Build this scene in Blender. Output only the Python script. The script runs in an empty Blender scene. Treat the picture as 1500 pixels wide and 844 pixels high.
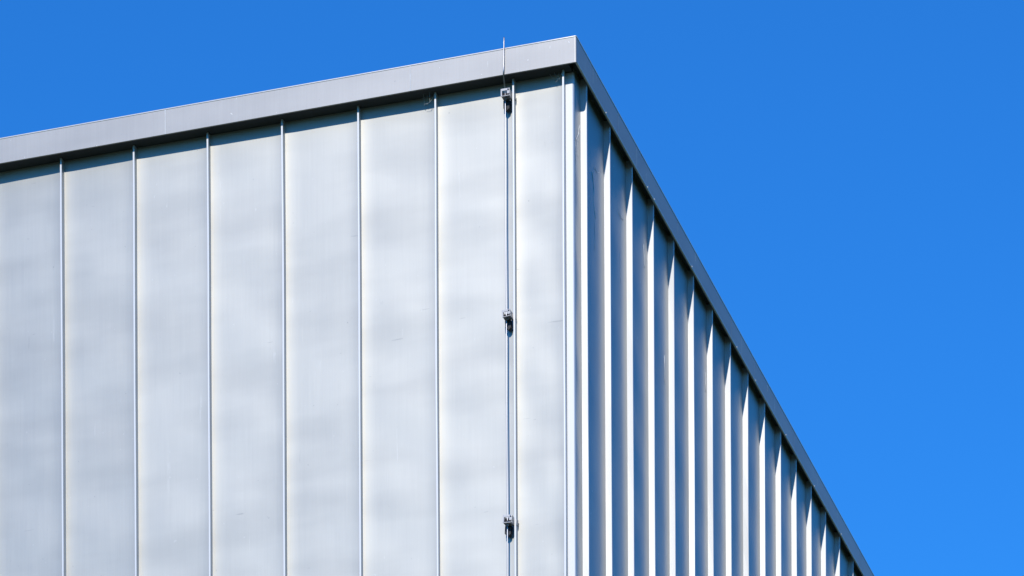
import bpy, bmesh, math, random
from mathutils import Vector, Matrix, noise
R = math.radians
random.seed(7)
scene = bpy.context.scene
C = scene.collection

# ------------------------------------------------------------------ camera
# long shift lens, held level, raised front: verticals stay parallel
F_PX, W_PX = 5098.69, 1500.0
CAM_Z = 1.6
ROLL = 0.00493
cam_d = bpy.data.cameras.new('camera')
cam_d.sensor_width = 36.0
cam_d.lens = F_PX / W_PX * 36.0
cam_d.shift_x = -56.03 / W_PX
cam_d.shift_y = 2463.47 / W_PX
cam_d.clip_start = 0.1
cam_d.clip_end = 6000
cam = bpy.data.objects.new('camera', cam_d)
cr, sr_ = math.cos(ROLL), math.sin(ROLL)
cam.matrix_world = Matrix(((cr, sr_, 0, 0), (0, 0, -1, 0), (-sr_, cr, 0, CAM_Z), (0, 0, 0, 1)))
C.objects.link(cam)
scene.camera = cam

# ------------------------------------------------------------------ the building's frame (from the photograph's perspective)
TH = 0.30345
U1 = Vector((-math.cos(TH), math.sin(TH), 0))      # along the sunlit wall, away from the corner
U2 = Vector((math.sin(TH), math.cos(TH), 0))       # along the shaded wall, away from the corner
N1, N2 = -U2, -U1                                   # outward
CORNER = Vector((0.1926, 20.9988, 0))
TOP = 11.5997 + CAM_Z
FH = 0.1577                                         # height of the fascia
EL, ER = 0.112, 0.056                               # overhang over either wall
D = 0.0405                                          # height of a standing seam
PITCH = 0.5
SL, SC, SR = 0.358, 0.043, 0.154                    # first seams from the corner
SOF = TOP - FH + 0.006                              # underside of the eave
SOF_R = TOP - FH + 0.042                            # deeper set on the shaded side

# ------------------------------------------------------------------ sun, sky, exposure
SUN_A, SUN_EL = R(6.3), R(30.5)
sh = N1 * math.cos(SUN_A) + N2 * math.sin(SUN_A)
sdir = Vector((sh.x * math.cos(SUN_EL), sh.y * math.cos(SUN_EL), math.sin(SUN_EL)))
sun_d = bpy.data.lights.new('sun', 'SUN')
sun_d.energy = 2.55
sun_d.angle = R(0.53)
sun_d.color = (1.0, 0.945, 0.86)
sun = bpy.data.objects.new('sun', sun_d)
sun.rotation_euler = sdir.to_track_quat('Z', 'Y').to_euler()
sun.location = (-10, -20, 40)
C.objects.link(sun)

world = bpy.data.worlds.new('World')
scene.world = world
world.use_nodes = True
nt = world.node_tree
nt.nodes.clear()
sky = nt.nodes.new('ShaderNodeTexSky')
sky.sky_type = 'NISHITA'
sky.sun_disc = False
sky.sun_elevation = SUN_EL
sky.sun_rotation = math.atan2(sdir.x, sdir.y)
sky.altitude = 0
sky.air_density = 1.5
sky.dust_density = 0.0
sky.ozone_density = 8.0
tint = nt.nodes.new('ShaderNodeMix')                # the photograph's deep, saturated blue
tint.data_type = 'RGBA'
tint.blend_type = 'MULTIPLY'
tint.inputs[0].default_value = 1.0
tint.inputs[7].default_value = (0.135, 0.56, 1.0, 1.0)
bg = nt.nodes.new('ShaderNodeBackground')
bg.inputs['Strength'].default_value = 0.124
out = nt.nodes.new('ShaderNodeOutputWorld')
nt.links.new(sky.outputs[0], tint.inputs[6])
nt.links.new(tint.outputs[2], bg.inputs['Color'])
nt.links.new(bg.outputs[0], out.inputs['Surface'])

vs = scene.view_settings
vs.view_transform = 'Standard'
vs.look = 'None'
vs.exposure = 0.45
vs.gamma = 1.0
vs.use_curve_mapping = False
scene.render.engine = 'CYCLES'
scene.cycles.max_bounces = 8
scene.cycles.glossy_bounces = 6


# ------------------------------------------------------------------ materials
class NT:
    def __init__(s, name):
        s.m = bpy.data.materials.new(name); s.m.use_nodes = True
        s.t = s.m.node_tree; s.t.nodes.clear()
        s.b = s.n('ShaderNodeBsdfPrincipled'); s.o = s.n('ShaderNodeOutputMaterial')
        s.l(s.b.outputs[0], s.o.inputs['Surface'])

    def n(s, kind, **kw):
        nd = s.t.nodes.new(kind)
        for k, v in kw.items(): setattr(nd, k, v)
        return nd

    def l(s, a, b): s.t.links.new(a, b)

    def pos(s, scale=(1, 1, 1)):
        g = s.n('ShaderNodeNewGeometry'); m = s.n('ShaderNodeMapping')
        m.inputs['Scale'].default_value = scale
        m.inputs['Rotation'].default_value = (0, 0, TH)
        s.l(g.outputs['Position'], m.inputs['Vector'])
        return m.outputs[0]

    def noise(s, vec, scale, detail=4, rough=.55, dist=0):
        x = s.n('ShaderNodeTexNoise')
        x.inputs['Scale'].default_value = scale; x.inputs['Detail'].default_value = detail
        x.inputs['Roughness'].default_value = rough; x.inputs['Distortion'].default_value = dist
        s.l(vec, x.inputs['Vector'])
        return x.outputs['Fac']

    def rng(s, v, a, b, c, d):
        m = s.n('ShaderNodeMapRange')
        for i, q in zip(('From Min', 'From Max', 'To Min', 'To Max'), (a, b, c, d)): m.inputs[i].default_value = q
        s.l(v, m.inputs['Value'])
        return m.outputs[0]

    def math(s, op, a, b):
        m = s.n('ShaderNodeMath', operation=op)
        for i, q in enumerate((a, b)):
            if isinstance(q, (int, float)): m.inputs[i].default_value = q
            else: s.l(q, m.inputs[i])
        return m.outputs[0]

    def mix(s, fac, a, b):
        m = s.n('ShaderNodeMix', data_type='RGBA')
        if isinstance(fac, (int, float)): m.inputs[0].default_value = fac
        else: s.l(fac, m.inputs[0])
        for i, q in ((6, a), (7, b)):
            if isinstance(q, tuple): m.inputs[i].default_value = (*q, 1)
            else: s.l(q, m.inputs[i])
        return m.outputs[2]


def metal(name, lo, hi, rough, metallic, streak=0.0, bump=0.02, shade_scuffs=0.0):
    k = NT(name)
    brushed = k.noise(k.pos((60, 60, 1.2)), 2.0, 5, .65)
    cloud = k.noise(k.pos((1, 1, .6)), 1.7, 4, .5)
    f = k.math('ADD', k.math('MULTIPLY', brushed, .45), k.math('MULTIPLY', cloud, .55))
    col = k.mix(k.rng(f, .36, .64, 0, 1), lo, hi)
    if shade_scuffs > 0:
        # soft shading of buckled sheet put into the colour as cross bands, a few dark scuffs and hairline scratches
        oi = k.n('ShaderNodeObjectInfo')
        sh_ = k.n('ShaderNodeVectorMath', operation='MULTIPLY_ADD')
        cx = k.n('ShaderNodeCombineXYZ'); k.l(oi.outputs['Random'], cx.inputs[2]); k.l(oi.outputs['Random'], cx.inputs[0])
        k.l(cx.outputs[0], sh_.inputs[0]); sh_.inputs[1].default_value = (37, 0, 11); k.l(k.pos((1.2, 1.2, 4.2)), sh_.inputs[2])
        a = k.noise(sh_.outputs[0], 1.0, 3, .45, .08)
        p = k.rng(a, .42, .66, 0, shade_scuffs)
        g = k.noise(k.pos((14, 14, 2.2)), 1.6, 5, .62, 1.2)
        h = k.noise(k.pos((1, 1, .6)), 1.1, 2, .5)
        q = k.math('MULTIPLY', k.rng(g, .66, .74, 0, .16), k.rng(h, .5, .62, 0, 1))
        e = k.noise(k.pos((3, 3, 22)), 2.2, 2, .4, .4)
        e2 = k.noise(k.pos((1, 1, 1.3)), 3.3, 2, .5)
        q2 = k.math('MULTIPLY', k.rng(e, .745, .76, 0, .3), k.rng(e2, .56, .62, 0, 1))
        sp = k.noise(k.pos((1, 1, 1)), 46, 2, .5)
        q3 = k.rng(sp, .775, .79, 0, .35)
        tot = k.math('ADD', k.math('ADD', p, q), k.math('ADD', q2, q3))
        col = k.mix(tot, col, (.17, .18, .19))
    if streak > 0:
        # chalky runs and droppings, long and narrow, in a few places
        a = k.noise(k.pos((9, 9, .55)), 3.1, 3, .55, .6)
        b = k.noise(k.pos((1, 1, 1)), 2.3, 2, .5)
        c = k.noise(k.pos((1, 1, .5)), 24, 3, .6)
        s1 = k.math('MULTIPLY', k.rng(a, .66, .72, 0, 1), k.rng(b, .5, .6, 0, 1))
        s1 = k.math('MULTIPLY', s1, k.rng(c, .4, .6, 0, 1))
        d = k.noise(k.pos((1, 1, .7)), 38, 2, .5)
        s2 = k.math('MULTIPLY', k.rng(d, .755, .775, 0, 1), .8)
        s = k.math('MULTIPLY', k.math('MAXIMUM', s1, s2), streak)
        col = k.mix(s, col, (.72, .72, .70))
        k.l(k.rng(s, 0, 1, metallic, .0), k.b.inputs['Metallic'])
    else:
        k.b.inputs['Metallic'].default_value = metallic
    k.l(col, k.b.inputs['Base Color'])
    k.l(k.rng(f, .3, .7, rough - .03, rough + .03), k.b.inputs['Roughness'])
    if bump:
        bp = k.n('ShaderNodeBump')
        bp.inputs['Strength'].default_value = bump
        bp.inputs['Distance'].default_value = .002
        k.l(k.noise(k.pos((40, 40, 2)), 4, 4, .6), bp.inputs['Height'])
        k.l(bp.outputs[0], k.b.inputs['Normal'])
    return k.m


M_PANEL = metal('weathered_zinc_panel', (.448, .443, .407), (.486, .481, .445), .50, .72, .2, .02, .17)
M_PANEL_R = metal('streaked_shaded_zinc', (.41, .40, .37), (.45, .44, .41), .45, .80, .95, .02, .12)  # same zinc with the wall's shade put into its colour, plus heavier streaks
M_SEAM = metal('folded_zinc_seam', (.57, .58, .585), (.62, .63, .635), .60, .78, .1, 0)
M_FASCIA = metal('zinc_fascia', (.41, .40, .385), (.455, .445, .43), .50, .45, .9, .02, .14)
M_HEM = metal('bright_folded_hem', (.66, .65, .62), (.72, .71, .68), .45, .5, 0, 0)  # paled so the colour carries the lit edge line; screws share it
M_DARK = metal('dark_plate_and_shadow', (.015, .016, .02), (.03, .03, .035), .6, 0, 0, 0)  # near-black for the back plate and the clamp's modelled shadow
M_SOFFIT = metal('eave_soffit', (.05, .05, .056), (.075, .075, .082), .55, .4)
M_ROD = metal('aluminium_rod', (.36, .36, .37), (.46, .46, .47), .38, .95, 0, 0)
M_CLAMP = metal('galvanised_clamp', (.28, .28, .29), (.42, .42, .42), .48, .85, 0, .1)
M_BOLT = metal('stainless_bolt', (.25, .25, .26), (.38, .38, .39), .35, .9, 0, 0)


def plain(name, col, rough, var=.25, scale=6):
    k = NT(name)
    f = k.noise(k.pos(), scale, 6, .6)
    k.l(k.mix(k.rng(f, .3, .7, 0, 1), tuple(c * (1 - var) for c in col), tuple(c * (1 + var) for c in col)), k.b.inputs['Base Color'])
    k.b.inputs['Roughness'].default_value = rough
    bp = k.n('ShaderNodeBump'); bp.inputs['Strength'].default_value = .25; bp.inputs['Distance'].default_value = .01
    k.l(k.noise(k.pos(), scale * 9, 5, .6), bp.inputs['Height']); k.l(bp.outputs[0], k.b.inputs['Normal'])
    return k.m


M_SEAL = plain('sealant', (.58, .585, .59), .6, .1, 30)
M_CHALK = plain('chalky_deposit', (.80, .80, .78), .8, .2, 40)
M_CONC = plain('concrete', (.30, .295, .28), .85, .2, 3)
M_ROOF = plain('roof_membrane', (.16, .16, .165), .8, .15, 2)
M_WEB = plain('dusty_cobweb', (.50, .50, .48), .9, .1, 20)
M_ASPH = plain('asphalt', (.05, .05, .052), .9, .3, 1.5)
M_GRASS = plain('lawn', (.045, .075, .022), .95, .4, .8)


# ------------------------------------------------------------------ helpers
def link(name, me, mat, parent=None, mtx=None):
    o = bpy.data.objects.new(name, me)
    C.objects.link(o)
    if mat and not me.materials: me.materials.append(mat)
    if parent:
        o.parent = parent
        o.matrix_parent_inverse = Matrix.Identity(4)
    if mtx: o.matrix_basis = mtx
    return o


def mesh(name, v, f, smooth=False):
    me = bpy.data.meshes.new(name)
    me.from_pydata([tuple(p) for p in v], [], f)
    if smooth:
        me.polygons.foreach_set('use_smooth', [True] * len(f))
    me.update()
    return me


def box_v(v, f, x0, x1, y0, y1, z0, z1):
    b = len(v)
    v += [(x, y, z) for z in (z0, z1) for y in (y0, y1) for x in (x0, x1)]
    f += [tuple(b + i for i in q) for q in ((0, 2, 3, 1), (4, 5, 7, 6), (0, 1, 5, 4), (2, 6, 7, 3), (0, 4, 6, 2), (1, 3, 7, 5))]


def box(name, x0, x1, y0, y1, z0, z1, bevel=0):
    bm = bmesh.new()
    bmesh.ops.create_cube(bm, size=1)
    bmesh.ops.scale(bm, vec=(x1 - x0, y1 - y0, z1 - z0), verts=bm.verts)
    bmesh.ops.translate(bm, vec=((x0 + x1) / 2, (y0 + y1) / 2, (z0 + z1) / 2), verts=bm.verts)
    if bevel:
        bmesh.ops.bevel(bm, geom=bm.edges[:], offset=bevel, segments=1, affect='EDGES')
    me = bpy.data.meshes.new(name); bm.to_mesh(me); bm.free()
    return me


def tube(name, pts, r, seg=10, mapf=lambda p: p):
    pts = [Vector(p) for p in pts]
    v, f = [], []
    for i, p in enumerate(pts):
        t = (pts[min(i + 1, len(pts) - 1)] - pts[max(i - 1, 0)]).normalized()
        a = Vector((1, 0, 0)); a = (a - t * a.dot(t)).normalized(); b = t.cross(a)
        rr = r[i] if isinstance(r, (list, tuple)) else r
        v += [p + (a * math.cos(k * 2 * math.pi / seg) + b * math.sin(k * 2 * math.pi / seg)) * rr for k in range(seg)]
    for i in range(len(pts) - 1):
        for k in range(seg):
            q = (k + 1) % seg
            f.append((i * seg + k, i * seg + q, i * seg + seg + q, i * seg + seg + k))
    f.append(tuple(range(seg))[::-1]); f.append(tuple((len(pts) - 1) * seg + k for k in range(seg)))
    return mesh(name, v, f, True)


def tag(o, label=None, cat=None, kind=None, group=None):
    if label: o['label'] = label
    if cat: o['category'] = cat
    if kind: o['kind'] = kind
    if group: o['group'] = group
    return o


# ------------------------------------------------------------------ ground
v = [(-3000, -3000, 0), (3000, -3000, 0), (3000, 3000, 0), (-3000, 3000, 0)]
tag(link('ground', mesh('ground', v, [(0, 1, 2, 3)]), M_GRASS), 'flat mown grass around the metal building', 'ground', 'structure')

# ------------------------------------------------------------------ building
NL, NR = 22, 30                                     # panels on either wall
LEN_L, LEN_R = SL + PITCH * (NL - 1), SR + PITCH * (NR - 1)
PLINTH = 0.45
bld = bpy.data.objects.new('metal_clad_building', None)
C.objects.link(bld)
bld.location = CORNER
tag(bld, 'box-shaped building clad in pale grey standing-seam metal with a projecting flat eave', 'building')
B0 = Matrix.Identity(4)


def frame(x, y):                                    # local axes along the wall / outward / up, seen from the corner
    return Matrix(((x.x, y.x, 0, 0), (x.y, y.y, 0, 0), (0, 0, 1, 0), (0, 0, 0, 1)))


FL, FR = frame(U1, N1), frame(-U2, N2)


def core_pt(a, b, z):                               # a along U1, b along U2
    p = U1 * a + U2 * b
    return (p.x, p.y, z)


# walls behind the cladding: one slab each, standing on the plinth
v, f = [], []
box_v(v, f, .02, LEN_L + .2, -.30, -.03, PLINTH, TOP - FH + .05)
wall_l = link('wall', mesh('wall', v, f), M_CONC, bld, FL); wall_l['label'] = 'sunlit wall with wide pale metal panels'
v, f = [], []
box_v(v, f, -LEN_R - .2, -.31, -.30, -.03, PLINTH, TOP - FH + .05)
wall_r = link('wall', mesh('wall', v, f), M_CONC, bld, FR); wall_r['label'] = 'shaded wall seen at a grazing angle'
# plinth and rear of the block
v, f = [], []
A, Bq = LEN_L + .2, LEN_R + .2
for z in (0, PLINTH - .003): v += [core_pt(.01, .01, z), core_pt(A, .01, z), core_pt(A, Bq, z), core_pt(.01, Bq, z)]
f = [(0, 1, 5, 4), (1, 2, 6, 5), (2, 3, 7, 6), (3, 0, 4, 7), (4, 5, 6, 7), (3, 2, 1, 0)]
link('plinth', mesh('plinth', v, f), M_CONC, bld)
v = []
for z in (PLINTH, TOP - FH + .05): v += [core_pt(.31, .32, z), core_pt(A - .01, .32, z), core_pt(A - .01, Bq - .01, z), core_pt(.31, Bq - .01, z)]
link('rear_block', mesh('rear_block', v, f), M_CONC, bld)


# ---- panels: shallow pans turned up at the seams, buckled a little between their fixings
def panel_mesh(w, seed, fine, amp, edge, top, lean, period=.56):
    xs = [-.5, -.482, -.45, -.40, -.34, -.27, -.18, -.09, 0, .09, .18, .27, .34, .40, .45, .482, .5]
    if w < .2: xs = [-.5, -.46, -.38, -.25, -.1, .1, .25, .38, .46, .5]
    z0, z1 = PLINTH + .02, top + .004
    zs = [z1 - .05 * i for i in range(int((6.0 if fine else .6) / .05))]
    z = zs[-1]
    while z - .8 > z0: z -= .8; zs.append(z)
    zs.append(z0)
    rnd = random.Random(seed)
    ph, ph2 = rnd.uniform(-.6, .6), rnd.uniform(0, 6.28)
    sx, tilt = rnd.uniform(-.06, .06), rnd.uniform(-.0010, .0010)
    v, f = [], []
    for z in zs:
        for x in xs:
            X = x * w
            e = max(0, abs(X) - (w / 2 - .085)) / .085
            env = max(0, 1 - (2 * x) ** 2) ** 2
            q = noise.noise(Vector((X * 3.2 + seed * 7.3, z * 1.5, seed * 1.7)))
            q2 = noise.noise(Vector((X * 6.5 + seed * 3.1, z * 3.6, 9 + seed)))
            ww = math.sin(2 * math.pi * (z1 - z) / period + ph + .6 * (x + sx)) * (0.65 + .5 * math.sin(z * .9 + ph2))
            y = edge * e * e + env * amp * (ww * .0011 + q * .0008 + q2 * .0004) + tilt * x * 2 - math.tan(lean) * X
            v.append((X, y, z))
    n = len(xs)
    for i in range(len(zs) - 1):
        for k in range(n - 1):
            a = i * n + k
            f.append((a, a + n, a + n + 1, a + 1))
    return v, f


def add_panel(parent, mat, s0, s1, sgn, seed, fine, amp, edge, top, lean=0.0):
    w = s1 - s0 - .002
    v, f = panel_mesh(w, seed, fine, amp, edge, top, lean)
    f = [q[::-1] for q in f]
    me = mesh('panel', v, f, True)
    return link('panel', me, mat, parent, Matrix.Translation((sgn * (s0 + s1) / 2, 0, 0)))


T = .0125                                           # thickness of a folded seam


def seam_mesh(seed, top, fine=True, amt=.0035, dd=D):
    rnd = random.Random(seed)
    z0, z1 = PLINTH + .02, top - .002
    zs = [z1, z1 - .06] + [z1 - .3 * i for i in range(1, 19)] if fine else [z1]
    zs += [zs[-1] - 2.5, z0]
    # single-lock fold: a thin upstand with a lip turned over along its outer edge
    w = T / 2
    prof = [(-w + .0032, -.02), (-w + .0032, dd - .0070), (-w, dd - .0062), (-w, dd - .0015), (-w + .0012, dd), (w - .0012, dd), (w, dd - .0015), (w, -.02)]
    v, f = [], []
    for z in zs:
        lean = amt * noise.noise(Vector((seed * 3.3, z * .8, 0))) + rnd.uniform(-.0003, .0003)
        grow = .0012 * noise.noise(Vector((seed * 5.3, z * 1.3, 5)))
        for x, y in prof:
            t = max(0, y) / dd
            v.append((x + lean * t, y + grow * t, z))
    n = len(prof)
    for i in range(len(zs) - 1):
        for k in range(n - 1):
            a = i * n + k
            f.append((a, a + 1, a + n + 1, a + n)[::-1])
    f.append(tuple(range(n))); f.append(tuple((len(zs) - 1) * n + k for k in range(n))[::-1])
    return mesh('standing_seam', v, f)


# sunlit wall: the sheets do not lie quite true between their seams
LEAN = {1: .25, 2: .2, 4: -.3, 5: -.45, 6: -.4, 7: .2, 8: .8, 9: .8}
sl = [SC, SL] + [SL + PITCH * i for i in range(1, NL)]
for i, s in enumerate(sl):
    link('standing_seam', seam_mesh(100 + i, SOF, i < 14, .0035, .047), M_SEAM, wall_l, Matrix.Translation((s + T / 2, 0, 0)))
    if i: add_panel(wall_l, M_PANEL, sl[i - 1] + T / 2, s + T / 2, 1, 11 + i, i < 13, 1.0, .0024, SOF, R(LEAN.get(i, 0)))
# shaded wall
srr = [SR + PITCH * i for i in range(NR)]
for i, s in enumerate(srr):
    link('standing_seam', seam_mesh(200 + i, SOF_R, i < 24, .0055), M_SEAM, wall_r, Matrix.Translation((-(s + T / 2), 0, 0)))
    add_panel(wall_r, M_PANEL_R, (srr[i - 1] + T / 2) if i else .0, s + T / 2, -1, 61 + i, i < 24, 2.2, .0008, SOF_R)

# dried drips and dusty strands on the shaded panels under the eave
def strand(pts, r, seed):
    rnd = random.Random(seed)
    P = []
    for (a, b), (c, d) in zip(pts[:-1], pts[1:]):
        for k in range(4):
            t = k / 4
            P.append((-(a + (c - a) * t + rnd.uniform(-.003, .003)), .0015, TOP - FH + b + (d - b) * t))
    P.append((-pts[-1][0], .0015, TOP - FH + pts[-1][1]))
    link('dried_drip', tube('dried_drip', P, [max(.0005, r * rnd.uniform(.3, 1.2)) for _ in P], 6), M_CHALK, wall_r)


for k, (pts, r) in enumerate([
        ([(.125, -.25), (.11, -.31), (.07, -.36), (.045, -.385)], .0022), ([(.11, -.31), (.09, -.37), (.10, -.46)], .0012), ([(.05, -.42), (.06, -.60)], .0010),
        ([(.40, -.40), (.43, -.48), (.42, -.58), (.46, -.66)], .0022), ([(.44, -.68), (.45, -.86)], .0018), ([(.55, -.33), (.50, -.36), (.45, -.35)], .0012),
        ([(.95, -.36), (1.02, -.38), (1.08, -.37)], .0014), ([(1.0, -.62), (1.02, -.80)], .0012), ([(1.55, -.3), (1.58, -.44)], .0012), ([(.30, -1.6), (.31, -1.72)], .0016),
        ([(2.05, -.8), (2.06, -.98)], .0014), ([(3.1, -.45), (3.12, -.58)], .0015), ([(.015, -2.65), (.018, -2.72)], .002)]):
    strand(pts, r, 40 + k)

# folded corner trim between the two walls
z0, z1 = PLINTH + .02, SOF - .003
pr = [(SC + .002, -.012), (SC + .002, .0025), (.0015, .003), (0, .0015)]
v, f = [], []
P = []
for s, o in pr: P.append(U1 * s + N1 * o)
P.append(N1 * .001 + N2 * .001)
P += [N2 * .0035 + U2 * .0015, N2 * .0055 + U2 * .004, N2 * .0060 + U2 * .016, N2 * -.012 + U2 * .017]
zs = [z1 - .25 * i for i in range(22)] + [z0]
for z in zs:
    for p in P: v.append((p.x, p.y, z))
n = len(P)
for i in range(len(zs) - 1):
    for k in range(n - 1):
        a = i * n + k
        f.append((a, a + n, a + n + 1, a + 1))
link('corner_trim', mesh('corner_trim', v, f), M_SEAM, bld)

# ---- eave: soffit boards and fascia pieces meeting at a rounded corner
def soffit(name, s0, s1, F, sgn, inner, outer, z):
    v, f = [], []
    x0, x1 = sorted((sgn * s0, sgn * s1))
    box_v(v, f, x0, x1, inner, outer, z, z + .018)
    return link(name, mesh(name, v, f), M_SOFFIT, bld, F)


soffit('soffit', 0.0, LEN_L + .2, FL, 1, -.02, EL - .004, SOF)
soffit('soffit', -EL + .004, LEN_R + .2, FR, -1, -.02, ER - .004, SOF_R)

RC = .009
KC = N1 * (EL - RC) + N2 * (ER - RC)
zb, zt = TOP - FH, TOP
PROF = [(-.012, .004), (-.010, 0), (-.0005, 0), (0, .0005), (0, .03), (0, FH * .5), (0, FH - .03), (0, FH - .0005), (-.0005, FH), (-.0089, FH)]
HEM_TOP = [(-.0005, FH - .0065), (.0016, FH - .0062), (.0022, FH - .0035), (.0020, FH + .0006), (.0005, FH + .0018), (-.0080, FH + .0018)]
HEM_LOW = [(-.0005, .0070), (.0016, .0062), (.0028, .0040), (.0028, .0010), (.0014, -.0010), (-.0060, -.0010)]


def fascia_piece(sa, sb, name='fascia_panel', grow=0.0, prof=None, smooth=False):
    prof = prof or PROF
    """sa..sb measured along the eave from the corner: negative on the sunlit side, positive on the shaded side"""
    st = []
    def lin(a, b, left):
        m = max(1, int(abs(b - a) / .22))
        for i in range(m + 1):
            s = a + (b - a) * i / m
            st.append((KC + (U1 if left else U2) * s, N1 if left else N2, s if left else -s))
    if sa < 0: lin(-sa, max(-sb, 0.0), True)
    if sa < 0 < sb:
        for i in range(1, 4):
            p = i / 4 * math.pi / 2
            st.append((KC, N1 * math.cos(p) + N2 * math.sin(p), 0))
    if sb > 0: lin(max(sa, 0.0), sb, False)
    v, f = [], []
    for k, nn, s in st:
        wv = .0006 * noise.noise(Vector((s * 1.6, 3.3 if nn == N1 else 8.1, 0))) if abs(s) > .05 else 0
        for o, z in prof:
            p = k + nn * (RC + o + grow + wv * math.sin(math.pi * min(1, max(0, z / FH))))
            v.append((p.x, p.y, zb + z))
    n = len(prof)
    for i in range(len(st) - 1):
        for q in range(n - 1):
            a = i * n + q
            f.append((a, a + n, a + n + 1, a + 1))
    me = mesh(name, v, f, smooth)
    return me


fas = bpy.data.meshes.new('fascia')
v, f = [], []
ins = .016                                          # timber frame behind the sheet metal
q0 = N1 * (EL - ins) + N2 * (ER - ins)
for z in (SOF_R + .019, TOP - .012):
    for p in (q0, q0 + U1 * (LEN_L + .2), q0 + U1 * (LEN_L + .2) + U2 * .3, q0 + U1 * .3 + U2 * .3, q0 + U1 * .3 + U2 * (LEN_R + .2), q0 + U2 * (LEN_R + .2)):
        v.append((p.x, p.y, z))
f = [(0, 1, 7, 6), (1, 2, 8, 7), (2, 3, 9, 8), (3, 4, 10, 9), (4, 5, 11, 10), (5, 0, 6, 11), (6, 7, 8, 9), (6, 9, 10, 11), (3, 2, 1, 0), (5, 4, 3, 0)]
fascia = link('fascia', mesh('fascia', v, f), M_SOFFIT, bld)
JL = [1.047, 2.666, 4.75, 6.8, 8.8]
JR = [.89, 3.73, 5.63, 7.94, 10.0, 12.0]
edges = [-(LEN_L + .2)] + [-j for j in reversed(JL)] + JR + [LEN_R + .2]
for a, b in zip(edges[:-1], edges[1:]):
    link('fascia_panel', fascia_piece(a + .001, b - .001), M_FASCIA, fascia)
for a, b in zip(edges[:-1], edges[1:]):
    link('top_hem', fascia_piece(a + .001, b - .001, 'top_hem', 0, HEM_TOP, True), M_HEM, fascia)
    if b > 0:
        link('drip_edge', fascia_piece(max(a, .004) + .001, b - .001, 'drip_edge', 0, HEM_LOW, True), M_HEM, fascia)
for j in [-x for x in JL] + JR:
    me = fascia_piece(j - .0035, j + .0035, 'sealant_joint', .0008)
    link('sealant_joint', me, M_SEAL, fascia)
# dried chalky runs down the fascia
for j, za, zc, w in ((1.308, .02, .15, .0022), (4.02, .02, .15, .0022), (.341, .05, .14, .002), (.41, .09, .15, .0016), (1.53, .03, .09, .002), (2.3, .06, .15, .0014), (2.75, .09, .15, .0022), (4.40, .04, .15, .0016),
                     (4.79, .09, .14, .004), (6.4, .05, .15, .002), (7.1, .08, .15, .002), (-1.047, .055, .125, .0012), (-.55, .06, .10, .0008)):
    pr_ = [(-.0003, za), (.0004, za + .004), (.0004, zc - .004), (-.0003, zc)]
    link('chalk_run', fascia_piece(j - w, j + w, 'chalk_run', 0, pr_), M_CHALK, fascia)
# screw heads low on the shaded fascia
sm = bmesh.new(); bmesh.ops.create_uvsphere(sm, u_segments=8, v_segments=5, radius=.0048)
screw_me = bpy.data.meshes.new('screw'); sm.to_mesh(screw_me); sm.free()
for j, dz in ((.62, .013), (1.56, .012), (1.72, .011), (2.66, .013), (3.88, .012), (4.42, .012), (5.36, .013), (6.3, .012), (7.25, .013), (8.2, .012)):
    p = KC + U2 * j + N2 * (RC + .001)
    link('screw', screw_me, M_HEM, fascia, Matrix.Translation((p.x, p.y, zb + dz)))
# cap of the eave and roof deck
v = []
q1 = N1 * (EL - .0095) + N2 * (ER - .0095)
for p in (q1, q1 + U1 * (LEN_L + .3), q1 + U1 * (LEN_L + .3) + U2 * (LEN_R + .3), q1 + U2 * (LEN_R + .3)): v.append((p.x, p.y, TOP - .0005))
for p in list(v[:4]): v.append((p[0], p[1], TOP - .008))
link('roof', mesh('roof', v, [(3, 2, 1, 0), (4, 5, 6, 7), (0, 1, 5, 4), (1, 2, 6, 5), (2, 3, 7, 6), (3, 0, 4, 7)]), M_ROOF, bld)


# ------------------------------------------------------------------ lightning conductor on the sunlit wall
SX = .411                                           # distance from the corner
lc = bpy.data.objects.new('lightning_conductor', None)
C.objects.link(lc)
lc.matrix_basis = Matrix.Translation(CORNER) @ FL @ Matrix.Translation((SX, 0, 0))
tag(lc, 'thin vertical metal lightning rod clamped beside a seam near the corner, rising past the eave', 'lightning rod')
G = .056
pts = [(0, G, .2), (0, G, 4)]
for i in range(24):
    z = 4.5 + i * .35
    if z > SOF - .30: break
    pts.append((.0012 * math.sin(i * 2.1), G + .0012 * math.sin(i * 1.3 + 1), z))
pts += [(0, G, SOF - .22), (0, G, SOF - .10), (0, G + .004, SOF - .065), (-.003, G + .03, SOF - .035), (-.009, EL + .006, zb - .004), (-.012, EL + .011, zb + .02),
        (-.0125, EL + .011, zb + .05), (-.013, EL + .010, zb + .09), (-.0135, EL + .010, zb + .13), (-.015, EL + .012, zt + .015), (-.016, EL + .012, zt + .056), (-.016, EL + .012, zt + .062)]
rr = [.0042] * (len(pts) - 1) + [.002]
link('rod', tube('rod', pts, rr, 10), M_ROD, lc)


def hexbolt(r, h):
    v = [(r * math.cos(k * math.pi / 3), 0, r * math.sin(k * math.pi / 3)) for k in range(6)]
    v += [(x, h * .8, z) for x, y, z in v] + [(x * .8, h, z * .8) for x, y, z in v]
    f = [(k, (k + 1) % 6, 6 + (k + 1) % 6, 6 + k) for k in range(6)] + [(6 + k, 6 + (k + 1) % 6, 12 + (k + 1) % 6, 12 + k) for k in range(6)]
    f += [tuple(range(12, 18)), tuple(range(5, -1, -1))]
    return mesh('bolt', v, [q[::-1] for q in f])


def boxes(name, lst):
    v, f = [], []
    for q in lst: box_v(v, f, *q)
    return mesh(name, v, f)


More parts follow.
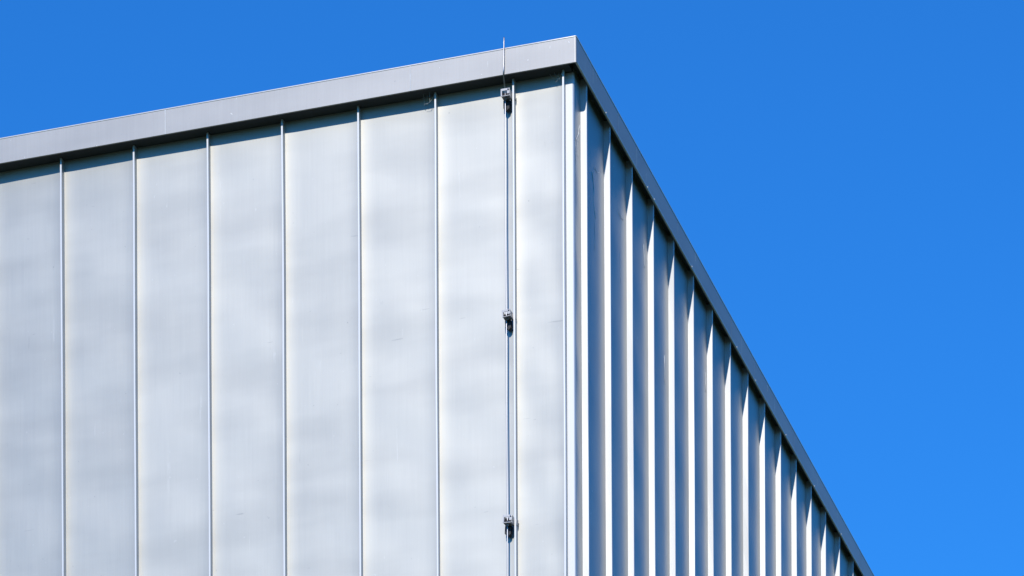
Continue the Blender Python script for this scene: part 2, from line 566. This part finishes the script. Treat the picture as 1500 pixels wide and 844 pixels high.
bolt_me = hexbolt(.0085, .012)
DX = SX - (SL + T / 2)                              # the seam lies DX nearer the corner (local -x)
back_me = boxes('back_plate', [(-.044, .016, .0402, .0445, -.024, .027)])
bracket_me = boxes('clamp', [(.0132, .0158, .0445, .0918, -.0238, .0268)])
flange_me = boxes('flange', [(-.0438, -.0402, .0445, .0918, -.0238, .0268)])
face_me = boxes('face_plate', [(-.046, .018, .092, .096, .013, .028), (.009, .018, .0922, .0958, -.025, .013), (-.046, -.027, .0922, .0958, -.010, .013)])
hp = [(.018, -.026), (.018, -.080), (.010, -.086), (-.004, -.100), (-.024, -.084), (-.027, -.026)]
clamp_shadow_me = mesh('clamp_shadow', [(x, y, z) for y in (.018, .046) for x, z in hp], [tuple(range(6)), tuple(range(11, 5, -1))] + [(k, 6 + k, 6 + (k + 1) % 6, (k + 1) % 6) for k in range(6)])  # dark tapered slab standing in for the clamp's cast shadow
shelf_me = boxes('shelf', [(-.0400, .0130, .0447, .0995, -.0285, -.0248)])
jaw_me = box('jaw', -DX - .017, -DX + .017, .016, .0398, -.022, .022, .003)
for ci, z in enumerate((SOF - .105, SOF - 1.44, SOF - 2.68)):
    j = link('clamp', bracket_me, M_CLAMP, lc, Matrix.Translation((0, 0, z)) @ Matrix.Rotation(R((0, 5, -4)[ci]), 4, 'Y') @ Matrix.Diagonal(((.88, .82, .90)[ci], 1, (.84, .78, .86)[ci], 1)))
    link('back_plate', back_me, M_DARK, j)
    link('face_plate', face_me, M_CLAMP, j)
    link('flange', flange_me, M_CLAMP, j)
    link('shelf', shelf_me, M_CLAMP, j)
    link('clamp_shadow', clamp_shadow_me, M_DARK, j)
    link('jaw', jaw_me, M_CLAMP, j)
    link('bolt', bolt_me, M_BOLT, j, Matrix.Translation((-.011, .0446, -.004)) @ Matrix.Rotation(.3 + ci, 4, 'Y'))
    link('bolt', bolt_me, M_BOLT, j, Matrix.Translation((-.036, .0961, .019)) @ Matrix.Rotation(.4 * ci, 4, 'Y') @ Matrix.Diagonal((.7, .6, .7, 1)))
    link('bolt', bolt_me, M_BOLT, j, Matrix.Translation((-.012, .075, -.0286)) @ Matrix.Rotation(R(-90), 4, 'X'))


# ------------------------------------------------------------------ cobwebs under the eave
def cobweb(name, s, o, z, seed, label, n=4, size=.07):
    rnd = random.Random(seed)
    v, f = [], []
    for k in range(n):
        a = Vector((rnd.uniform(-size, size), rnd.uniform(-.01, .02), rnd.uniform(-.012, 0)))
        b = Vector((rnd.uniform(-size, size) * .5, rnd.uniform(-.03, .0), rnd.uniform(-size, -.02)))
        pts = [a.lerp(b, t / 6) + Vector((0, 0, -.022 * math.sin(math.pi * t / 6))) for t in range(7)]
        me = tube('strand', pts, .0009, 5)
        o0 = len(v)
        v += [tuple(q.co) for q in me.vertices]; f += [tuple(o0 + i for i in p.vertices) for p in me.polygons]
        bpy.data.meshes.remove(me)
    ob = link(name, mesh(name, v, f, True), M_WEB)
    ob.matrix_basis = Matrix.Translation(CORNER) @ FL @ Matrix.Translation((s, o, z))
    tag(ob, label, 'cobweb', group='cobwebs under the eave')


cobweb('cobweb', .10, .035, SOF - .005, 3, 'grey cobweb strands under the eave closest to the corner', 4, .05)
cobweb('cobweb', .92, .045, SOF - .005, 5, 'grey cobweb strands under the eave above the seam left of the lightning rod', 5, .06)
